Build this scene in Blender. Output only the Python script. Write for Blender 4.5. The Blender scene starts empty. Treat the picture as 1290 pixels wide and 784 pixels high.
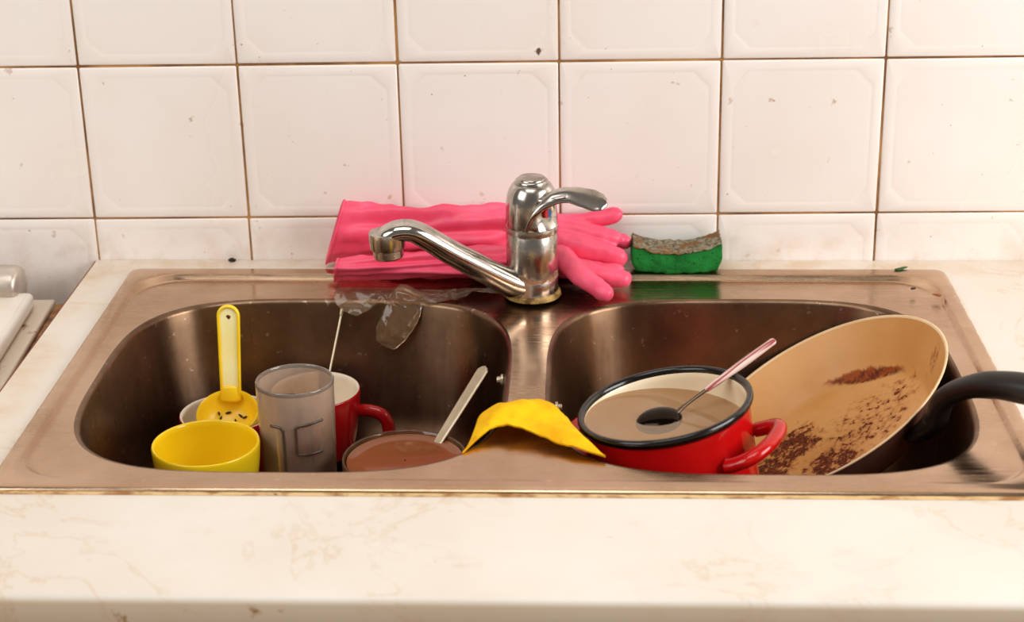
import bpy, math, random
from mathutils import Vector, Matrix, noise
random.seed(7)
PI = math.pi
sc = bpy.context.scene
COL = sc.collection

# ---------------------------------------------------------------- camera
FPX, YAW, PITCH, ROLL = 2238.727, .04215, .38175, -.01357
fw = Vector((-math.sin(YAW)*math.cos(PITCH), math.cos(YAW)*math.cos(PITCH), -math.sin(PITCH)))
rt = fw.cross(Vector((0, 0, 1))).normalized(); up = rt.cross(fw)
c_, s_ = math.cos(ROLL), math.sin(ROLL)
rt, up = c_*rt + s_*up, -s_*rt + c_*up
cam_d = bpy.data.cameras.new('camera'); cam = bpy.data.objects.new('camera', cam_d); COL.objects.link(cam)
cam.matrix_world = Matrix((( rt.x, up.x, -fw.x, -.13006), (rt.y, up.y, -fw.y, -1.61063), (rt.z, up.z, -fw.z, .59407), (0, 0, 0, 1)))
cam_d.sensor_width = 36.0; cam_d.lens = FPX/1290*36.0
cam_d.clip_start = .01
cam_d.dof.use_dof = True; cam_d.dof.focus_distance = 1.52; cam_d.dof.aperture_fstop = 7.0
sc.camera = cam

# ---------------------------------------------------------------- world and light
w = bpy.data.worlds.new('world'); sc.world = w; w.use_nodes = True
bg = w.node_tree.nodes['Background']; bg.inputs[0].default_value = (1.0, .95, .90, 1); bg.inputs[1].default_value = .17

def area(name, loc, target, sx, sy, power, color):
    d = bpy.data.lights.new(name, 'AREA'); d.shape = 'RECTANGLE'; d.size = sx; d.size_y = sy; d.energy = power; d.color = color
    o = bpy.data.objects.new(name, d); COL.objects.link(o); o.location = loc
    o.rotation_euler = (Vector(target) - Vector(loc)).to_track_quat('-Z', 'Y').to_euler()
    return o
area('window_light', (1.65, -.95, .80), (-.1, -.25, 0), 1.2, 1.1, 40, (1.0, .99, .97))
area('ceiling_bounce_fill', (-.3, -1.0, 1.75), (-.2, -.3, 0), 1.2, .9, 13, (1.0, .97, .93))  # added fill for light bounced off the ceiling, not a lamp
area('left_fill_light', (-2.0, -1.7, 1.30), (-.2, 0, .1), 1.5, 1.3, 27, (1.0, .98, .95))  # added soft fill from front left, brightens the tiled wall
sc.view_settings.view_transform = 'Standard'; sc.view_settings.look = 'None'
sc.view_settings.gamma = 1.0; sc.view_settings.exposure = 0.0; sc.view_settings.use_curve_mapping = False

# ---------------------------------------------------------------- helpers
def S(h):
    h = h.lstrip('#'); v = [int(h[i:i+2], 16)/255 for i in (0, 2, 4)]
    return tuple(x/12.92 if x <= .04045 else ((x+.055)/1.055)**2.4 for x in v) + (1,)

class M:
    """tiny node builder around a Principled material"""
    def __init__(s, name, color='#ffffff', rough=.5, metal=0.0, spec=.5, **kw):
        s.m = bpy.data.materials.new(name); s.m.use_nodes = True
        s.nt = s.m.node_tree; s.b = s.nt.nodes['Principled BSDF']; s.out = s.nt.nodes['Material Output']
        s.c = S(color) if isinstance(color, str) else color
        s.set('Base Color', s.c); s.set('Roughness', rough); s.set('Metallic', metal); s.set('Specular IOR Level', spec)
        for k, v in kw.items(): s.set(k.replace('_', ' '), v)
    def set(s, k, v):
        i = s.b.inputs[k]
        if isinstance(v, bpy.types.NodeSocket): s.nt.links.new(v, i)
        else: i.default_value = v
    def n(s, t, **kw):
        nd = s.nt.nodes.new(t)
        for k, v in kw.items(): setattr(nd, k, v)
        return nd
    def L(s, a, b): s.nt.links.new(a, b)
    def pos(s, scale=(1, 1, 1), off=(0, 0, 0), rot=(0, 0, 0), local=False):
        g = s.n('ShaderNodeTexCoord').outputs['Object'] if local else s.n('ShaderNodeNewGeometry').outputs['Position']
        mp = s.n('ShaderNodeMapping'); mp.inputs['Scale'].default_value = scale; mp.inputs['Location'].default_value = off; mp.inputs['Rotation'].default_value = rot
        s.L(g, mp.inputs[0]); return mp.outputs[0]
    def noise(s, scale, detail=4, rough=.55, vec=None, dist=0.0):
        nd = s.n('ShaderNodeTexNoise'); nd.inputs['Scale'].default_value = scale; nd.inputs['Detail'].default_value = detail
        nd.inputs['Roughness'].default_value = rough; nd.inputs['Distortion'].default_value = dist
        s.L(vec if vec is not None else s.pos(), nd.inputs['Vector']); return nd.outputs[0]
    def ramp(s, v, a, b, lo=0.0, hi=1.0, smooth=True):
        nd = s.n('ShaderNodeMapRange'); nd.interpolation_type = 'SMOOTHSTEP' if smooth else 'LINEAR'
        s.L(v, nd.inputs[0])
        for i, x in zip((1, 2, 3, 4), (a, b, lo, hi)): nd.inputs[i].default_value = x
        return nd.outputs[0]
    def math(s, op, a, b=None, clamp=False):
        nd = s.n('ShaderNodeMath', operation=op, use_clamp=clamp)
        for i, x in enumerate((a, b)):
            if x is None: continue
            if isinstance(x, bpy.types.NodeSocket): s.L(x, nd.inputs[i])
            else: nd.inputs[i].default_value = x
        return nd.outputs[0]
    def mix(s, f, a, b):
        nd = s.n('ShaderNodeMix', data_type='RGBA')
        for i, x in ((0, f), (6, a), (7, b)):
            if isinstance(x, str): x = S(x)
            if isinstance(x, bpy.types.NodeSocket): s.L(x, nd.inputs[i])
            else: nd.inputs[i].default_value = x
        return nd.outputs[2]
    def sep(s, v):
        nd = s.n('ShaderNodeSeparateXYZ'); s.L(v, nd.inputs[0]); return nd.outputs
    def dist(s, p, scale=(1, 1, 1)):
        nd = s.n('ShaderNodeVectorMath', operation='DISTANCE')
        s.L(s.pos(scale=scale), nd.inputs[0]); nd.inputs[1].default_value = tuple(a*b for a, b in zip(p, scale)); return nd.outputs['Value']
    def bump(s, h, strength=.2, d=.001):
        nd = s.n('ShaderNodeBump'); nd.inputs['Strength'].default_value = strength; nd.inputs['Distance'].default_value = d
        s.L(h, nd.inputs['Height']); s.L(nd.outputs[0], s.b.inputs['Normal'])
    def blend(s, fac, other):
        """surface = mix(principled, other shader, fac)"""
        mx = s.n('ShaderNodeMixShader')
        if isinstance(fac, bpy.types.NodeSocket): s.L(fac, mx.inputs[0])
        else: mx.inputs[0].default_value = fac
        s.L(s.b.outputs[0], mx.inputs[1]); s.L(other, mx.inputs[2]); s.L(mx.outputs[0], s.out.inputs[0])
        return s

def empty(name, loc, label=None, cat=None, group=None):
    o = bpy.data.objects.new(name, None); COL.objects.link(o); o.location = loc; o.empty_display_size = .02
    return tag(o, label, cat, group)
def tag(o, label=None, cat=None, group=None, kind=None):
    for k, v in (('label', label), ('category', cat), ('group', group), ('kind', kind)):
        if v: o[k] = v
    return o
def wloc(o):
    v = Vector(o.location)
    while o.parent: o = o.parent; v += Vector(o.location)
    return v

class G:
    """collects geometry in world coordinates, builds ONE mesh object"""
    def __init__(s): s.v = []; s.f = []
    def add(s, vs, fs):
        b = len(s.v); s.v += [Vector(p) for p in vs]; s.f += [tuple(i+b for i in f) for f in fs]; return s
    def loft(s, rings, closed=True, cap0=False, cap1=False, loop=False):
        n = len(rings[0]); vs = [p for r in rings for p in r]; fs = []
        R = len(rings)
        for i in range(R if loop else R-1):
            for j in range(n if closed else n-1):
                k = (j+1) % n; i2 = (i+1) % R
                fs.append((i*n+j, i*n+k, i2*n+k, i2*n+j))
        if cap0: fs.append(tuple(range(n))[::-1])
        if cap1: fs.append(tuple(range((R-1)*n, R*n)))
        return s.add(vs, fs)
    def lathe(s, prof, n=64, mat=None, c=(0, 0, 0), cap0=False, cap1=False, loop=False):
        rings = []
        for r, z in prof:
            rings.append([Vector((r*math.cos(2*PI*j/n), r*math.sin(2*PI*j/n), z)) for j in range(n)])
        c = Vector(c)
        rings = [[(mat @ p if mat else p + c) for p in r] for r in rings]
        return s.loft(rings, True, cap0, cap1, loop)
    def tube(s, pts, rad, n=16, upv=(0, 0, 1), caps=True, samples=0, round_ends=True):
        """pts control points, rad list of r or (ra along side, rb along up)"""
        pts = [Vector(p) for p in pts]
        rad = rad if isinstance(rad, (list, tuple)) and len(rad) == len(pts) and not (len(rad) == 2 and len(pts) != 2 and isinstance(rad[0], float)) else [rad]*len(pts)
        rad = [(r, r) if not isinstance(r, (list, tuple)) else r for r in rad]
        if samples: pts, rad = spline(pts, rad, samples)
        rings = []; N = len(pts); u0 = Vector(upv)
        for i in range(N):
            t = (pts[min(i+1, N-1)] - pts[max(i-1, 0)]).normalized()
            side = t.cross(u0)
            if side.length < 1e-4: side = t.orthogonal()
            side.normalize(); u = side.cross(t).normalized(); u0 = u
            rings.append((pts[i], side, u, rad[i], t))
        out = []
        def ring(c, side, u, r, k=1.0):
            return [c + side*(r[0]*k*math.cos(2*PI*j/n)) + u*(r[1]*k*math.sin(2*PI*j/n)) for j in range(n)]
        if caps and round_ends:
            c, sd, u, r, t = rings[0]; h = min(r)
            for a in (85, 60, 35): out.append(ring(c - t*h*math.sin(math.radians(a)), sd, u, r, math.cos(math.radians(a))))
        for c, sd, u, r, t in rings: out.append(ring(c, sd, u, r))
        if caps and round_ends:
            c, sd, u, r, t = rings[-1]; h = min(r)
            for a in (35, 60, 85): out.append(ring(c + t*h*math.sin(math.radians(a)), sd, u, r, math.cos(math.radians(a))))
        return s.loft(out, True, caps, caps)
    def box(s, lo, hi):
        x0, y0, z0 = lo; x1, y1, z1 = hi
        vs = [(x0, y0, z0), (x1, y0, z0), (x1, y1, z0), (x0, y1, z0), (x0, y0, z1), (x1, y0, z1), (x1, y1, z1), (x0, y1, z1)]
        return s.add(vs, [(3, 2, 1, 0), (4, 5, 6, 7), (0, 1, 5, 4), (1, 2, 6, 5), (2, 3, 7, 6), (3, 0, 4, 7)])
    def xform(s, m): s.v = [m @ p for p in s.v]; return s
    def build(s, name, mat, parent=None, origin=None, sharp=35, smooth=True, fix=True, bevel=0, subsurf=0, solid=0):
        me = bpy.data.meshes.new(name)
        o0 = wloc(parent) if parent else Vector(origin or (0, 0, 0))
        me.from_pydata([tuple(p - o0) for p in s.v], [], s.f); me.update()
        if fix:
            import bmesh
            bm = bmesh.new(); bm.from_mesh(me); bmesh.ops.recalc_face_normals(bm, faces=bm.faces); bm.to_mesh(me); bm.free()
        if smooth:
            me.polygons.foreach_set('use_smooth', [True]*len(me.polygons))
            if sharp: me.set_sharp_from_angle(angle=math.radians(sharp))
        me.materials.append(mat.m)
        o = bpy.data.objects.new(name, me); COL.objects.link(o)
        if parent: o.parent = parent
        else: o.location = o0
        if solid:
            md = o.modifiers.new('solid', 'SOLIDIFY'); md.thickness = solid; md.offset = 0
        if bevel:
            md = o.modifiers.new('bevel', 'BEVEL'); md.width = bevel; md.segments = 3; md.limit_method = 'ANGLE'; md.angle_limit = math.radians(40)
        if subsurf:
            md = o.modifiers.new('sub', 'SUBSURF'); md.levels = subsurf; md.render_levels = subsurf
        return o

def spline(pts, rad, samples):
    P = []; R = []; N = len(pts)
    for i in range(N-1):
        p0, p1, p2, p3 = pts[max(i-1, 0)], pts[i], pts[i+1], pts[min(i+2, N-1)]
        for k in range(samples):
            t = k/samples; t2 = t*t; t3 = t2*t
            P.append(.5*((2*p1) + (p2-p0)*t + (2*p0-5*p1+4*p2-p3)*t2 + (3*p1-p0-3*p2+p3)*t3))
            e = t*t*(3-2*t); R.append(tuple(a*(1-e)+b*e for a, b in zip(rad[i], rad[i+1])))
    P.append(pts[-1]); R.append(rad[-1]); return P, R
def frame(c, n, xdir=(1, 0, 0)):
    n = Vector(n).normalized(); x = Vector(xdir); x = (x - n*x.dot(n)).normalized(); y = n.cross(x)
    return Matrix(((x.x, y.x, n.x, c[0]), (x.y, y.y, n.y, c[1]), (x.z, y.z, n.z, c[2]), (0, 0, 0, 1)))
def fbm(p, s): return noise.fractal(Vector(p)*s, 1.0, 2.0, 3)

# ---------------------------------------------------------------- materials
def mat_tile():
    m = M('glazed_tile', '#e9dccb', .22)
    n1 = m.noise(6, 3); n2 = m.noise(55, 5, .6); n3 = m.noise(190, 2)
    c = m.mix(m.ramp(n1, .35, .7), '#f0e7e1', '#ede2d9')
    sp = m.math('MULTIPLY', m.ramp(n2, .655, .70), m.ramp(n1, .35, .65))
    c = m.mix(m.math('MULTIPLY', sp, .8), c, '#a8773d')
    sp2 = m.ramp(n3, .745, .775); c = m.mix(m.math('MULTIPLY', sp2, .75), c, '#7d5228')
    # one burnt spot above the tap and grime along the foot of the wall
    d = m.math('ADD', m.dist((-.1705, 0, .206)), m.math('MULTIPLY', m.math('SUBTRACT', m.noise(160, 2), .5), .012))
    c = m.mix(m.ramp(d, .0022, .004, .95, 0), c, '#5a3a12')
    z = m.sep(m.pos())[2]
    g = m.math('MULTIPLY', m.ramp(z, .0, .05, 1, 0), m.ramp(m.noise(30, 5, .65), .42, .7))
    c = m.mix(m.math('MULTIPLY', g, .26), c, '#b98a56')
    m.set('Base Color', c); m.set('Roughness', m.ramp(n1, .3, .7, .14, .3)); m.bump(m.noise(7, 1), .05, .004)
    return m
T_TILE = mat_tile()
def mat_grout():
    m = M('stained_grout', '#8a5c2c', .9)
    c = m.mix(m.ramp(m.noise(14, 4), .35, .65), '#b5854e', '#754c24'); m.set('Base Color', c); return m
T_GROUT = mat_grout()
T_PLASTER = M('plaster', '#e6d9c8', .8)
def mat_counter():
    m = M('cream_laminate', '#f4e8d6', .38)
    n1 = m.noise(5, 5, .6); v = m.noise(7, 6, .62, dist=1.2); n3 = m.noise(60, 4)
    c = m.mix(m.ramp(n1, .35, .65), '#e3dbd1', '#ddd2c5')
    vein = m.math('MULTIPLY', m.ramp(m.math('ABSOLUTE', m.math('SUBTRACT', v, .5)), .0, .022, 1, 0), m.ramp(n1, .4, .62))
    c = m.mix(m.math('MULTIPLY', vein, .36), c, '#c9a47c')
    c = m.mix(m.math('MULTIPLY', m.ramp(n3, .7, .76), .45), c, '#b08450')
    x, y, z = m.sep(m.pos())
    # grime on the strips beside and behind the sink
    e = m.math('ADD', m.ramp(y, -.06, -.015), m.ramp(x, -.60, -.55, 1, 0), True)
    c = m.mix(m.math('MULTIPLY', e, m.ramp(m.noise(18, 5, .65), .35, .75, .1, .55)), c, '#c79d63')
    # front edge tinted darker below the top face, with brown spots
    c = m.mix(m.math('MULTIPLY', m.ramp(z, -.002, -.005), .5), c, '#d9b98c')
    c = m.mix(m.math('MULTIPLY', m.ramp(z, -.003, -.01), m.ramp(m.noise(34, 5, .7), .6, .68)), c, '#a8733a')
    m.set('Base Color', c); return m
T_COUNTER = mat_counter()
def mat_steel(name, deck):
    m = M(name, '#b09880', .25, 1.0)
    br = m.noise(1, 4, .6, m.pos((18, 420, 420) if deck else (160, 160, 9)))
    cl = m.noise(9, 5, .6); fine = m.noise(130, 3)
    c = m.mix(m.ramp(cl, .3, .72), *(('#d1b195', '#b99879') if deck else ('#94785f', '#6c523e')))  # basin tones darker than the deck: bowl shade put into the colour
    c = m.mix(m.math('MULTIPLY', m.ramp(fine, .66, .74), .45), c, '#e0cfbd')
    r = m.math('ADD', m.ramp(br, .25, .75, -.06 if deck else -.02, .08 if deck else .03), m.ramp(cl, .3, .7, .15 if deck else .27, .27 if deck else .36))
    if deck:
        d = m.dist((-.182, -.088, 0), (1, 1.35, 1))
        d = m.math('ADD', d, m.math('MULTIPLY', m.math('SUBTRACT', m.noise(28, 5, .65), .5), .09))
        g = m.ramp(d, .045, .095, .88, 0)
        c = m.mix(g, c, '#3a2210'); r = m.math('ADD', r, m.math('MULTIPLY', g, .12))
    else:
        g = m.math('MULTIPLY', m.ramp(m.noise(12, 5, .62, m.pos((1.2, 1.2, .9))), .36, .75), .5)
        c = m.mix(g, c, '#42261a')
        tg_ = m.n('ShaderNodeTangent', direction_type='RADIAL', axis='Z'); m.L(tg_.outputs[0], m.b.inputs['Tangent']); m.set('Anisotropic', .8); m.set('Anisotropic Rotation', .25)
    m.set('Base Color', c); m.set('Roughness', r); m.bump(br, .05 if deck else .012, .0006)
    return m
T_DECK = mat_steel('brushed_steel', True); T_BOWL = mat_steel('shaded_stained_steel', False)
def mat_seal():
    m = M('grimy_sealant', '#c39354', .7)
    c = m.mix(m.ramp(m.noise(40, 5, .7, m.pos((1, 3, 3))), .42, .62), '#d9b57e', '#9a6228')
    c = m.mix(m.ramp(m.noise(22, 4, .7, m.pos((1, 3, 3), (3, 1, 2))), .66, .72), c, '#3a2210')
    m.set('Base Color', c); return m
T_SEAL = mat_seal()
def mat_chrome(name='chrome', rust=True):
    m = M(name, '#c8c0b6', .09, 1.0)
    sm = m.noise(38, 5, .65); c = m.mix(m.ramp(sm, .35, .75), '#cdc6bd', '#988c80')
    m.set('Roughness', m.ramp(sm, .3, .7, .08, .28))
    if rust:
        z = m.sep(m.pos())[2]
        zz = m.math('ADD', z, m.math('MULTIPLY', m.math('SUBTRACT', m.noise(75, 4, .7), .5), .018))
        a = m.ramp(m.math('ABSOLUTE', m.math('SUBTRACT', zz, .0235)), .0007, .0036, .95, 0)
        b = m.ramp(zz, .001, .008, .9, 0)
        x = m.sep(m.pos())[0]
        st = m.math('MULTIPLY', m.ramp(m.math('ABSOLUTE', m.math('ADD', x, .1792)), .001, .0065, 1, 0), m.ramp(zz, .021, .027, .85, 0))
        g = m.math('MAXIMUM', m.math('MAXIMUM', a, b), st)
        c = m.mix(g, c, m.mix(m.noise(160, 3), '#5f300c', '#b0753a'))
        m.set('Metallic', m.math('SUBTRACT', 1.0, g, True)); m.set('Roughness', m.math('ADD', m.ramp(sm, .3, .7, .16, .36), m.math('MULTIPLY', g, .5)))
    m.set('Base Color', c); return m
T_CHROME = mat_chrome(); T_CHROME2 = mat_chrome('clean_chrome', False)
def simple(name, a, b, scale, rough, bump=0, bscale=200, **kw):
    m = M(name, a, rough, **kw)
    m.set('Base Color', m.mix(m.ramp(m.noise(scale, 4), .35, .68), a, b))
    if bump: m.bump(m.noise(bscale, 3), bump, .0008)
    return m
T_BASERING = simple('limescaled_ring', '#c4a15c', '#5a3a16', 90, .45, .2)
T_GLOVE = simple('pink_rubber', '#f45a7a', '#ec4a6c', 20, .42, .1, 600, Subsurface_Weight=.12, Subsurface_Radius=(.006, .002, .002))
T_GLOVE_IN = simple('glove_lining', '#f3c27c', '#e98f8a', 30, .7)
T_YCER = simple('yellow_ceramic', '#f5cf1c', '#f1c812', 12, .12)
T_RCER = simple('red_enamel', '#c4100f', '#b50d0e', 10, .13)
T_RCER2 = simple('dark_red_ceramic', '#b01216', '#a30f14', 10, .16)
T_WCER = simple('white_ceramic', '#efe2cf', '#e6d3ba', 16, .18)
T_CREAM = simple('cream_enamel', '#f4e4c6', '#ecd5ae', 14, .2)
T_BLACK = simple('black_enamel', '#0f0b09', '#16110e', 20, .16)
T_BAKELITE = simple('black_bakelite', '#140e0b', '#1b1410', 30, .40, .05)
T_YPLAST = simple('yellow_plastic', '#fbd424', '#f6c81a', 20, .32, Subsurface_Weight=.1, Subsurface_Radius=(.004, .003, .001))
T_YLIT = simple('lit_yellow_plastic', '#fdf2b4', '#f9ea96', 20, .34)  # scoop handle face coloured paler, as if brightly lit
T_CRUMB = simple('dark_crumb', '#1d1008', '#33200f', 300, .8)
T_LEAF = simple('green_leaf', '#2f5a22', '#18330f', 200, .7)
T_RUSTCHIP = simple('rusty_crumb', '#a75d1d', '#7d3f10', 300, .8)
T_FLAKE = simple('pale_flake', '#d9b58a', '#c0935f', 300, .7)
T_BEIGEPL = simple('beige_plastic', '#cdb28d', '#bd9f78', 60, .45)
def mat_stick():
    m = M('dull_cutlery_steel', '#c9b79d', .34, .55)
    m.set('Base Color', m.mix(m.noise(60, 4), '#d4c4aa', '#b09a7c')); return m
T_STICK = mat_stick()
T_DARKSTEEL = M('tarnished_steel', '#6b5a4c', .18, 1.0)
def mat_cloth():
    m = M('yellow_cloth', '#f2b705', .8, spec=.2)
    n1 = m.noise(35, 5); c = m.mix(m.ramp(n1, .35, .7), '#f5c108', '#e9a602')
    c = m.mix(m.math('MULTIPLY', m.ramp(m.noise(120, 4), .64, .72), .35), c, '#b98012')
    m.set('Base Color', c); m.bump(m.noise(900, 2), .35, .0006); m.set('Subsurface Weight', .08); m.set('Subsurface Radius', (.004, .003, .001)); return m
T_CLOTH = mat_cloth()
def mat_sponge():
    m = M('green_foam', '#14682a', .9, spec=.2)
    n1 = m.noise(420, 3); n2 = m.noise(40, 4)
    c = m.mix(m.ramp(n2, .3, .7), '#1f7d33', '#0f5a22'); c = m.mix(m.ramp(n1, .62, .7), c, '#0a3d15')
    m.set('Base Color', c); m.bump(n1, .7, .0012); return m
T_SPONGE = mat_sponge()
def mat_scour():
    m = M('worn_scouring_fibre', '#6d6656', .95, spec=.15)
    n1 = m.noise(260, 5, .7); c = m.mix(m.ramp(n1, .35, .65), '#a89c84', '#5c523f')
    c = m.mix(m.ramp(m.noise(60, 4), .52, .64), c, '#8a6238'); m.set('Base Color', c); m.bump(n1, 1.0, .003); return m
T_SCOUR = mat_scour()
def mat_pan_in(c0, n, x):
    m = M('beige_pan_coating', '#d9a877', .42)
    tc = m.n('ShaderNodeTexCoord').outputs['UV']; u, v, _ = m.sep(tc)     # uv = plan coordinates in the pan, metres / .12
    cb = m.mix(m.ramp(m.noise(14, 4), .35, .7), '#d6a062', '#cc9352')
    vec = m.n('ShaderNodeMapping'); m.L(tc, vec.inputs[0]); V = vec.outputs[0]
    n1 = m.noise(6.5, 8, .7, V); n2 = m.noise(17, 6, .68, V); n3 = m.noise(48, 4, .6, V)
    def blob(cu, cv, r0, r1, su=1.0, sv=1.0):
        a = m.math('MULTIPLY', m.math('SUBTRACT', u, cu), su); b = m.math('MULTIPLY', m.math('SUBTRACT', v, cv), sv)
        d = m.math('SQRT', m.math('ADD', m.math('MULTIPLY', a, a), m.math('MULTIPLY', b, b)))
        return m.ramp(d, r0, r1, 1, 0)
    burnt = m.math('MAXIMUM', blob(-.33, .20, .10, .42), m.math('MAXIMUM', blob(-.58, .0, .12, .4), blob(-.10, -.30, .1, .45)))
    spill = m.math('MAXIMUM', blob(.22, .0, .2, .6), blob(.50, .18, .05, .45))
    k = m.math('MAXIMUM', m.math('MULTIPLY', burnt, .29), m.math('MULTIPLY', spill, .20))
    k2 = m.math('ADD', k, m.math('ADD', m.math('MULTIPLY', n1, .40), m.math('MULTIPLY', n2, .60)))
    stain = m.ramp(k2, .655, .76); crust = m.ramp(k2, .735, .775)
    # arc of dried residue where the pan bottom meets its wall, fading inwards
    r = m.math('SQRT', m.math('ADD', m.math('MULTIPLY', u, u), m.math('MULTIPLY', v, v)))
    ang = m.math('ABSOLUTE', m.math('SUBTRACT', m.math('ARCTAN2', v, u), 1.04))
    rw = m.math('ADD', r, m.math('MULTIPLY', m.math('SUBTRACT', n2, .5), .07))
    tp = m.ramp(ang, .05, .52, 1, 0)
    inner = m.ramp(m.math('ADD', rw, m.math('MULTIPLY', tp, .085)), .705, .745)
    arc = m.math('MULTIPLY', m.math('MULTIPLY', inner, m.ramp(rw, .725, .742, 1, 0)), m.ramp(ang, .44, .54, 1, 0))
    edge = m.math('MULTIPLY', blob(.86, .02, .01, .10), m.ramp(n2, .42, .55))
    dots = m.math('MULTIPLY', m.ramp(n3, .69, .73), m.ramp(r, .55, 1.0, .8, .35))
    c = m.mix(m.math('MULTIPLY', stain, .75), cb, '#a8612a')
    c = m.mix(m.math('MAXIMUM', m.math('MAXIMUM', arc, edge), dots), c, m.mix(m.ramp(n2, .42, .6), '#9a4a16', '#5c2408'))
    c = m.mix(crust, c, m.mix(m.ramp(n3, .42, .6), '#7a3410', '#381304'))
    g = m.math('MAXIMUM', crust, m.math('MULTIPLY', arc, .7))
    m.set('Base Color', c); m.set('Roughness', m.ramp(g, 0, 1, .40, .75)); m.set('Specular IOR Level', .3); m.bump(g, .35, .001); return m
T_PANOUT = simple('pan_outer_enamel', '#8a5a48', '#7a4c3c', 20, .3)
def mat_glass(name, tint, milky, milk='#c9bdb0', rough=.15, zfade=None):
    """thin walled dirty glass: clear transmission, a milky film and a surface gloss"""
    m = M(name, milk, rough)
    fres = m.n('ShaderNodeFresnel'); fres.inputs[0].default_value = 1.45
    tr = m.n('ShaderNodeBsdfTransparent'); tr.inputs[0].default_value = S(tint)
    gl = m.n('ShaderNodeBsdfGlossy'); gl.inputs['Roughness'].default_value = .06; gl.inputs[0].default_value = (1, 1, 1, 1)
    mx = m.n('ShaderNodeMixShader'); m.L(fres.outputs[0], mx.inputs[0]); m.L(tr.outputs[0], mx.inputs[1]); m.L(gl.outputs[0], mx.inputs[2])
    f = m.ramp(m.noise(30, 5, .6), .3, .75, 1-milky*1.25, 1-milky*.7)
    if zfade: f = m.math('SUBTRACT', f, m.ramp(m.math('ADD', m.sep(m.pos())[2], m.math('MULTIPLY', m.math('SUBTRACT', m.noise(45, 4), .5), .05)), zfade[0], zfade[1], -.06, .30), True)
    m.blend(f, mx.outputs[0]); return m
T_GLASS = mat_glass('frosted_glass', '#f3e2d0', .22, '#d2b8a2', zfade=(-.075, -.02))
T_GLASSRIM = mat_glass('glass_rim', '#b9a692', .22, '#d8cabb')
T_GLASSLINE = mat_glass('embossed_glass', '#6d5242', .35, '#7c6250')
T_AMBER = mat_glass('amber_glass', '#c99a72', .2, '#a8774f')
T_FILM = mat_glass('clear_film', '#f5e6d2', .12, '#d8b48c')
def mat_liquid(name, col, tint, fac):
    m = M(name, col, .05)
    tr = m.n('ShaderNodeBsdfTransparent'); tr.inputs[0].default_value = S(tint)
    b = m.n('ShaderNodeBsdfGlossy'); b.inputs['Roughness'].default_value = .02
    fr = m.n('ShaderNodeFresnel'); fr.inputs[0].default_value = 1.33
    mx = m.n('ShaderNodeMixShader'); m.L(fr.outputs[0], mx.inputs[0]); m.L(tr.outputs[0], mx.inputs[1]); m.L(b.outputs[0], mx.inputs[2])
    m.set('Base Color', m.mix(m.noise(25, 4), col, tint))
    m.blend(fac, mx.outputs[0]); return m
T_WATER = mat_liquid('murky_dishwater', '#e2ae7c', '#fbe2c0', .76)
T_COCOA = mat_liquid('brown_murky_liquid', '#a3623a', '#8f5230', .15)
T_ENAMEL = simple('stove_enamel', '#efe6da', '#e4d7c6', 10, .22)
def mat_plate():
    m = M('stained_enamel', '#e6d6bf', .3)
    n = m.noise(38, 5, .65); c = m.mix(m.ramp(n, .6, .68), '#e6d6bf', '#9a6a40'); m.set('Base Color', c); return m
T_PLATE = mat_plate()
T_GREASE = simple('greasy_board', '#a9743a', '#5a3614', 60, .55, .3)
T_HINGE = simple('dull_aluminium', '#cfc2b4', '#b7a797', 30, .35, metal=.5)
T_TRIMRED = simple('red_brown_edge', '#8e4a28', '#6e3418', 30, .6)
T_CAB = simple('cabinet_white', '#e2d6c4', '#d8c8b2', 5, .5)
T_FLOOR = simple('floor_lino', '#9c8468', '#8a7358', 6, .5)
T_SPOT = [M('red_enamel_dot', '#d2241c', .3), M('blue_enamel_dot', '#2f6fb5', .3)]

# ---------------------------------------------------------------- setting: wall with tiles, floor
TROLL = .00758; TZ0 = .04684; TS = .15
wall = G().box((-2.2, .0022, -.88), (2.2, .12, 1.6)).build('wall_back', T_PLASTER)
tag(wall, kind='structure')
grout = G().box((-.905, .0014, -.26), (.755, .004, .65)).build('grout', T_GROUT, wall, smooth=False)
def octo(a, ch, y):
    return [Vector(p) for p in ((a, y, a-ch), (a-ch, y, a), (-a+ch, y, a), (-a, y, a-ch), (-a, y, -a+ch), (-a+ch, y, -a), (a-ch, y, -a), (a, y, -a+ch))]
tg = G()
A = TS/2 - .0010
tg.loft([octo(A, .001, .006), octo(A, .001, .0012), octo(A-.0004, .001, .0004), octo(A-.0013, .001, 0), octo(A-.0085, .014, 0), octo(A-.0093, .0145, .00022), octo(A-.0105, .015, .00022), octo(A-.0125, .0155, .00003), octo(A-.014, .016, 0)], True, False, True)
tile0 = None
for r in range(-2, 4):
    for k in range(-6, 5):
        x, z = (k+.5)*TS, TZ0 + (r+.5)*TS
        xx, zz = x*math.cos(TROLL) - z*math.sin(TROLL), x*math.sin(TROLL) + z*math.cos(TROLL)
        if tile0 is None:
            o = tile0 = tg.build('tile', T_TILE, wall, sharp=50)
        else:
            o = tile0.copy(); COL.objects.link(o); o.parent = wall
        o.location = (xx + random.uniform(-.0003, .0003), random.uniform(-.0003, .0003), zz + random.uniform(-.0003, .0003))
        o.rotation_euler = (random.uniform(-.003, .003), -TROLL + random.uniform(-.002, .002), random.uniform(-.003, .003))
fl = G().box((-2.2, -2.6, -.92), (2.2, .12, -.88)).build('floor', T_FLOOR, smooth=False); tag(fl, kind='structure')

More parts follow.
